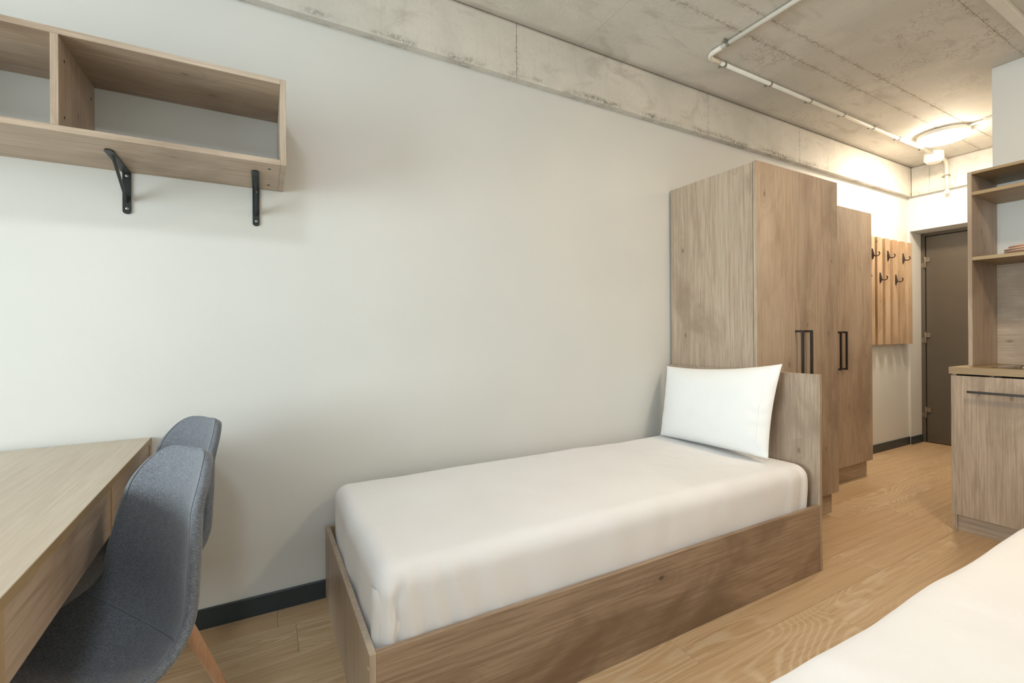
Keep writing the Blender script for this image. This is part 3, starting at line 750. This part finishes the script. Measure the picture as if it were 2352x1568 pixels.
# ================================================================= KITCHEN
KX, KY0, KY1 = 3.481, -2.40, -1.052
kc = thing('kitchen_cabinet', 'oak-look kitchen base cabinet with long black bar handle, under the worktop', 'cabinet', (3.75, -1.7, 0))
box('side_panel', (KX+.0205, XBATH-.001, KY1-.018, KY1, .0, .898), 'oak_z', kc); box('side_panel', (KX+.0205, XBATH-.001, KY0, KY0+.018, .0, .898), 'oak_z', kc)
box('bottom_panel', (KX+.0205, XBATH-.001, KY0+.018, KY1-.018, .095, .113), 'oak_y', kc)
box('plinth', (KX+.030, KX+.048, KY0+.018, KY1-.018, 0, .094), 'oak_y', kc)
box('back_panel', (XBATH-.012, XBATH-.002, KY0+.018, KY1-.018, .113, .72), 'oak_y', kc)
for ya, yb in ((-1.652, KY1), (-2.257, -1.655), (KY0, -2.26)):
    d = box('door', (KX, KX+.0185, ya, yb, .096, .889), 'oak_z', kc)
    if yb-ya > .3:
        z = .803; y0_, y1_ = yb-.077, ya+.077
        boxes('handle', [(KX-.036, KX-.026, y1_, y0_, z-.006, z+.006), (KX-.026, KX, y0_-.05, y0_-.04, z-.005, z+.005), (KX-.026, KX, y1_+.04, y1_+.05, z-.005, z+.005)], 'handle', d, .0008)
# worktop with a cut-out
wt = thing('worktop', 'oak-look kitchen worktop with steel sink set in it', 'worktop', (3.75, -1.7, .899))
sx0, sx1, sy0, sy1 = 3.575, 3.935, -1.66, -1.205
boxes('worktop_board', [(KX-.006, sx0, KY0, KY1+.007, .899, .937), (sx1, XBATH-.001, KY0, KY1+.007, .899, .937), (sx0, sx1, sy1, KY1+.007, .899, .937), (sx0, sx1, KY0, sy0, .899, .937)], 'edge_y', wt)
sk = thing('sink', 'stainless steel sink basin set into the kitchen worktop', 'sink', (3.75, -1.4, .937))
def rrect(cx, cy, hx, hy, r, z, n=6):
    o = []
    for qx, qy, a0 in ((1, 1, 0), (-1, 1, 90), (-1, -1, 180), (1, -1, 270)):
        for k in range(n+1):
            a = math.radians(a0+90*k/n); o.append((cx+qx*(hx-r)+r*math.cos(a), cy+qy*(hy-r)+r*math.sin(a), z))
    return o
bm = bmesh.new(); cx, cy, hx, hy = (sx0+sx1)/2, (sy0+sy1)/2, (sx1-sx0)/2, (sy1-sy0)/2
loops = [rrect(cx, cy, hx+.02, hy+.02, .05, .9372), rrect(cx, cy, hx+.017, hy+.017, .048, .9405), rrect(cx, cy, hx-.004, hy-.004, .04, .9395), rrect(cx, cy, hx-.010, hy-.010, .04, .930), rrect(cx, cy, hx-.025, hy-.025, .05, .80), rrect(cx, cy, hx-.06, hy-.06, .05, .785), rrect(cx, cy, .03, .03, .02, .782)]
rr = [[bm.verts.new(p) for p in l] for l in loops]
for a, b in zip(rr[:-1], rr[1:]):
    for k in range(len(a)): bm.faces.new((a[k], a[(k+1) % len(a)], b[(k+1) % len(a)], b[k]))
bm.faces.new(rr[-1])
o = link('basin', shift(mesh_of(bm, 'basin', True), sk), M['inox'], sk); o.data.set_sharp_from_angle(angle=math.radians(50))
lathe('drain', [(.026, .0), (.026, .003), (.008, .004), (.001, .002)], (cx, cy, .7825), 'steel', sk, seg=24)

# open hutch standing on the worktop
hu = thing('open_shelf_unit', 'tall open oak-look shelf unit standing on the kitchen worktop', 'shelf unit', (3.83, -1.7, .9375))
HX = 3.629
box('side_panel', (HX, XBATH-.001, -1.102, -1.083, .9375, 2.068), 'oak_z', hu); box('side_panel', (HX, XBATH-.001, KY0, KY0+.019, .9375, 2.068), 'oak_z', hu)
box('top_panel', (HX, XBATH-.001, KY0+.0192, -1.1022, 2.052, 2.068), 'edge_y', hu)
box('shelf_board', (HX+.001, XBATH-.006, KY0+.0192, -1.1022, 1.930, 1.950), 'edge_y', hu)
s2 = box('shelf_board', (HX+.001, XBATH-.006, KY0+.0192, -1.1022, 1.552, 1.572), 'edge_y', hu)
box('backsplash', (XBATH-.016, XBATH-.001, KY0+.0192, -1.1022, .9375, 1.5515), 'oak_y', hu)
# plates
def plate(r, z, label):
    bm = bmesh.new(); prof = [(.001, 0), (r*.55, 0), (r*.6, .002), (r*.97, .016), (r, .018), (r*.99, .0205), (r*.93, .0195), (r*.6, .0055), (.001, .004)]
    rings = []
    for q, h in prof:
        rings.append([bm.verts.new((q*math.cos(a), q*math.sin(a), h)) for a in [2*math.pi*k/48 for k in range(48)]])
    for a, b in zip(rings[:-1], rings[1:]):
        for k in range(48): bm.faces.new((a[k], a[(k+1) % 48], b[(k+1) % 48], b[k]))
    o = link('plate', mesh_of(bm, 'plate', True), M['plate']); o.location = (3.80, -1.322, z)
    o['label'] = label; o['category'] = 'plate'; o['group'] = 'stacked plates on the kitchen shelf'
plate(.130, 1.5722, 'lowest large pinkish plate of the stack on the open kitchen shelf')
plate(.130, 1.5855, 'second large pinkish plate, in the middle of the kitchen shelf stack')
plate(.112, 1.6015, 'smaller pinkish plate on top of the kitchen shelf stack')
for o in bpy.data.objects:
    if 'org' in o: del o['org']
